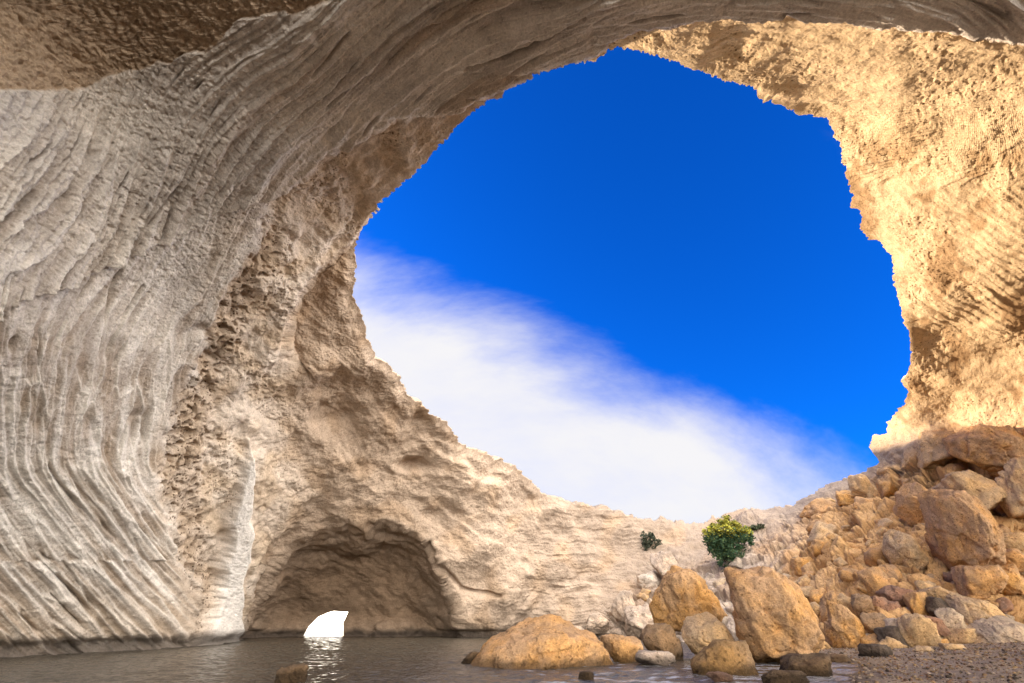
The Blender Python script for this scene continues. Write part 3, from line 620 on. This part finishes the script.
B('boulder', 919, 636, 36, 38, 'tan', 'smooth tan leaning boulder right of the blackish stone', t=24.8, sub=5, ang=.5, tilt=30)
B('boulder', 931, 625, 30, 15, 'red', 'flat reddish stone above the smooth tan leaning boulder', t=26.2, sub=5, tilt=15)
B('boulder', 952, 622, 22, 24, 'pale', 'pale grey stone at the lower left of the sloping tan boulder', t=26, sub=5)
B('boulder', 960, 638, 30, 17, 'tan', 'smooth oval tan stone left of the wide pale boulder', t=24.8, sub=5, ang=.3)
B('boulder', 942, 637, 16, 14, 'pale', 'small pale stone touching the smooth oval tan stone', t=24.9, sub=4)
B('boulder', 868, 643, 22, 16, 'pink', 'pink stone at the foot of the broad orange boulder', t=24.2, sub=5)
B('boulder', 875, 653, 30, 15, 'dark', 'dark mossy stone lowest on the gravel edge', t=gt(875, 659), sub=5, ang=.7)
B('boulder', 891, 648, 28, 18, 'tan', 'tan stone leaning on the dark mossy stone', t=23.6, sub=5, tilt=20)
B('boulder', 926, 653, 22, 12, 'tan', 'small tan stone on the gravel below the leaning boulder', t=23.0, sub=4)
B('boulder', 938, 647, 22, 14, 'orange', 'orange stone between gravel and the oval tan stone', t=23.8, sub=4)
B('boulder', 954, 650, 22, 11, 'tan', 'low tan stone in front of the oval tan stone', t=23.2, sub=4)
# mid distance blocks at the foot of the far cliff
B('boulder', 664, 565, 26, 24, 'pink', 'pinkish block on the far slope under the small dark shrub', t=47.5, sub=5, ang=.9)
B('boulder', 624, 606, 26, 26, 'pink', 'pale block at the far foot of the cliff', t=42, sub=5, ang=.8)
B('boulder', 646, 622, 44, 28, 'pink', 'pink grey block behind the brown shore block', t=37, sub=5, ang=.8)
B('boulder', 598, 624, 24, 18, 'pink', 'pale broken block at the left end of the far debris', t=40, sub=5, ang=.8)
B('boulder', 577, 631, 18, 9, 'pink', 'low pale boulder at the far water edge behind the long boulder', t=42, sub=4)
B('boulder', 862, 487, 22, 24, 'tan', 'tan knob low on the skyline ridge', t=46, sub=5)
B('boulder', 846, 498, 17, 16, 'orange', 'rounded orange knob on the slope below the ridge', t=43, sub=5, ang=.3)

# scattered rubble, each stone its own thing
kinds = {}
def scatter(nm, n, region, cols, smin, smax, label, group, seed):
    r = np.random.default_rng(seed); k = 0; tries = 0
    shapes = [rock_shape(seed*50+i, 4, .7) for i in range(7)]
    mes = []
    for V, Fc in shapes:
        o = mesh_from('rock_shape', V, Fc, M_bould); mes.append(o.data); bpy.data.objects.remove(o)
    while k < n and tries < 5000:
        tries += 1
        x = r.uniform(region[0], region[2]); y = r.uniform(region[1], region[3])
        if region[4] is not None and poly_sd(np.array([x]), np.array([y]), region[4])[0] < 0: continue
        t = surf_t(x, y)-0.1
        s = smin*(smax/smin)**(r.random()**1.8)
        p = at(x, y, t)
        if p[2] < beach_z(p[0], p[1])+0.1 and p[0] > 10: p[2] = beach_z(p[0], p[1])+s*.15
        o = bpy.data.objects.new(nm, mes[r.integers(0, 7)]); C.objects.link(o)
        o.location = tuple(p); sc_ = s/2*(t/30); o.scale = (sc_*r.uniform(.8, 1.3), sc_*r.uniform(.7, 1.1), sc_*r.uniform(.55, .9))
        o.rotation_euler = (r.uniform(-.5, .5), r.uniform(-.5, .5), r.uniform(0, 6.28)); cc = np.array(COL[cols[r.integers(0, len(cols))]])*r.uniform(.85, 1.12); o.color = (*cc, 1)
        tag(o, label, 'rock', group); k += 1
scatter('rock', 110, (840, 570, 1040, 660, [(845,600),(1030,560),(1030,655),(840,655)]), ['tan', 'ochre', 'orange', 'pale', 'brown', 'red'], .5, 1.5, 'fist to head sized ochre stone among the boulders above the gravel', 'small stones at the foot of the right slope', 7)
scatter('rock', 75, (780, 480, 1040, 600, [(800,520),(860,480),(1030,440),(1030,570),(860,600),(800,590)]), ['ochre', 'orange', 'tan'], .6, 2.2, 'rough ochre rock lying loose on the upper right slope', 'loose rocks on the upper right slope', 8)
scatter('rock', 80, (590, 560, 830, 650, [(590,635),(600,600),(640,580),(700,560),(790,550),(810,600),(780,640)]), ['white', 'pale', 'pink', 'tan'], .5, 1.6, 'pale broken rock in the debris at the foot of the far cliff', 'pale debris below the far cliff', 9)
# gravel: uncountable pebbles
def pebbles():
    V0, F0 = ico(1); r = np.random.default_rng(3); n = 8000
    vs, fs, cs = [], [], []; k = 0; cc = [COL[c_] for c_ in ('tan', 'brown', 'pale', 'dark', 'pink', 'red')]
    x = r.uniform(4, 34, n*3); y = r.uniform(13, 34, n*3); s = shore(x, y); ok = (s > .2) & (s < 14); x = x[ok][:n]; y = y[ok][:n]
    for i in range(len(x)):
        sz = 0.014*(5**(r.random()**2.2)); V = V0*sz*[r.uniform(.8, 1.5), r.uniform(.8, 1.3), r.uniform(.4, .8)]
        V = V+r.normal(0, .08*sz, V.shape); vs.append(V+[x[i], y[i], beach_z(x[i], y[i])+.03]); fs.append(F0+k*len(V0)); k += 1
        cs.append(np.tile(np.array(cc[r.integers(0, 6)])*r.uniform(.5, .85), (len(V0), 1)))
    o = mesh_from('gravel', np.concatenate(vs), np.concatenate(fs), M_beach, np.concatenate(cs), extra=np.zeros(len(V0)*k))
    tag(o, 'brown grey gravel and pebbles covering the beach', 'gravel', kind='stuff')
pebbles()

# ------------------------------------------------------------------ shrubs
def leaf_mat(name, a, b_):
    m, n, l, b = new_mat(name); oi = n.new('ShaderNodeVertexColor'); oi.layer_name = 'tint'
    l.new(oi.outputs['Color'], b.inputs['Base Color']); b.inputs['Roughness'].default_value = .6; b.inputs['Specular IOR Level'].default_value = .2
    return m
M_leaf = leaf_mat('shrub_leaves', 0, 0)
m_st, n_, l_, b_ = new_mat('shrub_stem'); b_.inputs['Base Color'].default_value = (.12, .08, .05, 1); b_.inputs['Roughness'].default_value = .9
def shrub(name, blobs, dt, label, colfn, nleaf, leaf, seed):
    """blobs: pixel centre, pixel radii; foliage of many leaf faces around an inner branch net"""
    r = np.random.default_rng(seed)
    bx, by = float(np.mean([b[0] for b in blobs])), max(b[1]+b[3] for b in blobs)-3
    t = surf_t(bx, by-4); mpp = t/F; base = at(bx, by, t+.1); t = min(t, surf_t(bx, by-14))-dt; root = bpy.data.objects.new(name, None); C.objects.link(root); root.location = tuple(base); tag(root, label, 'shrub')
    V, Fq, Cc = [], [], []; k = 0; bm = bmesh.new()
    for (x, y, rx, ry) in blobs:
        cen = at(x, y, t)-base; rad = np.array([rx*mpp, (rx+ry)/2*mpp, ry*mpp*1.25])
        # branch
        for j in range(5):
            e_ = cen+rad*r.uniform(-.6, .6, 3); seg = 5; prev = None
            for q_ in range(seg+1):
                f = q_/seg; c_ = e_*f+np.array([0, 0, .15*math.sin(f*3)]); wd = .05*(1-f)+.012
                ring = [bm.verts.new((c_[0]+wd*math.cos(a), c_[1]+wd*math.sin(a), c_[2])) for a in (0, 2.1, 4.2)]
                if prev:
                    for z in range(3): bm.faces.new((prev[z], prev[(z+1) % 3], ring[(z+1) % 3], ring[z]))
                prev = ring
        ncl = 34
        cl_ = r.normal(size=(ncl, 3)); cl_ /= np.linalg.norm(cl_, axis=1)[:, None]; cl_ *= r.uniform(.4, 1.12, (ncl, 1))
        for c_ in cl_:
            cc = cen+c_*rad; tint = r.uniform(.7, 1.25)
            for j in range(int(nleaf/ncl)):
                p = cc+r.normal(0, .12, 3)*rad; d = r.normal(size=3); d /= np.linalg.norm(d); u = np.cross(d, r.normal(size=3)); u /= np.linalg.norm(u)
                s = leaf*r.uniform(.6, 1.3); V += [p-u*s*.35, p+d*s*.5, p+u*s*.35, p-d*s*.6]; Fq.append([k, k+1, k+2, k+3]); k += 4
                Cc += [np.array(colfn((p+base)[2], r, p))*tint]*4
    mesh_from('foliage', np.array(V), np.array(Fq), M_leaf, np.clip(np.array(Cc), 0, 1), smooth=False, parent=root)
    me = bpy.data.meshes.new('stem'); bm.to_mesh(me); bm.free(); me.materials.append(m_st); so_ = bpy.data.objects.new('stem', me); C.objects.link(so_); so_.parent = root
zt = at(735, 536, surf_t(735, 550)-.7)[2]
def ctwo(z, r, p):
    return (.38, .35, .05) if z+r.normal(0, .25) > zt and r.random() < .85 else ((.05, .10, .05) if r.random() < .7 else (.10, .15, .055))
shrub('shrub', [(726,529,14,8), (719,543,12,13), (735,557,14,13), (727,550,13,12), (742,534,11,8), (714,537,8,9)], .7, 'large shrub, dark green below and yellow green on top, on the far slope', ctwo, 3600, .22, 1)
shrub('shrub', [(645,539,4,5), (655,543,6,4), (646,546,5,4), (651,536,3,3)], .25, 'small dark grey green shrub on the far cliff left of the large one', lambda z, r, p: (.06, .07, .045), 500, .2, 2)
shrub('shrub', [(754,528,5,2), (761,526,4,2)], .9, 'sparse dark twiggy shrub right of the large yellow topped one', lambda z, r, p: (.06, .07, .035), 500, .18, 3)
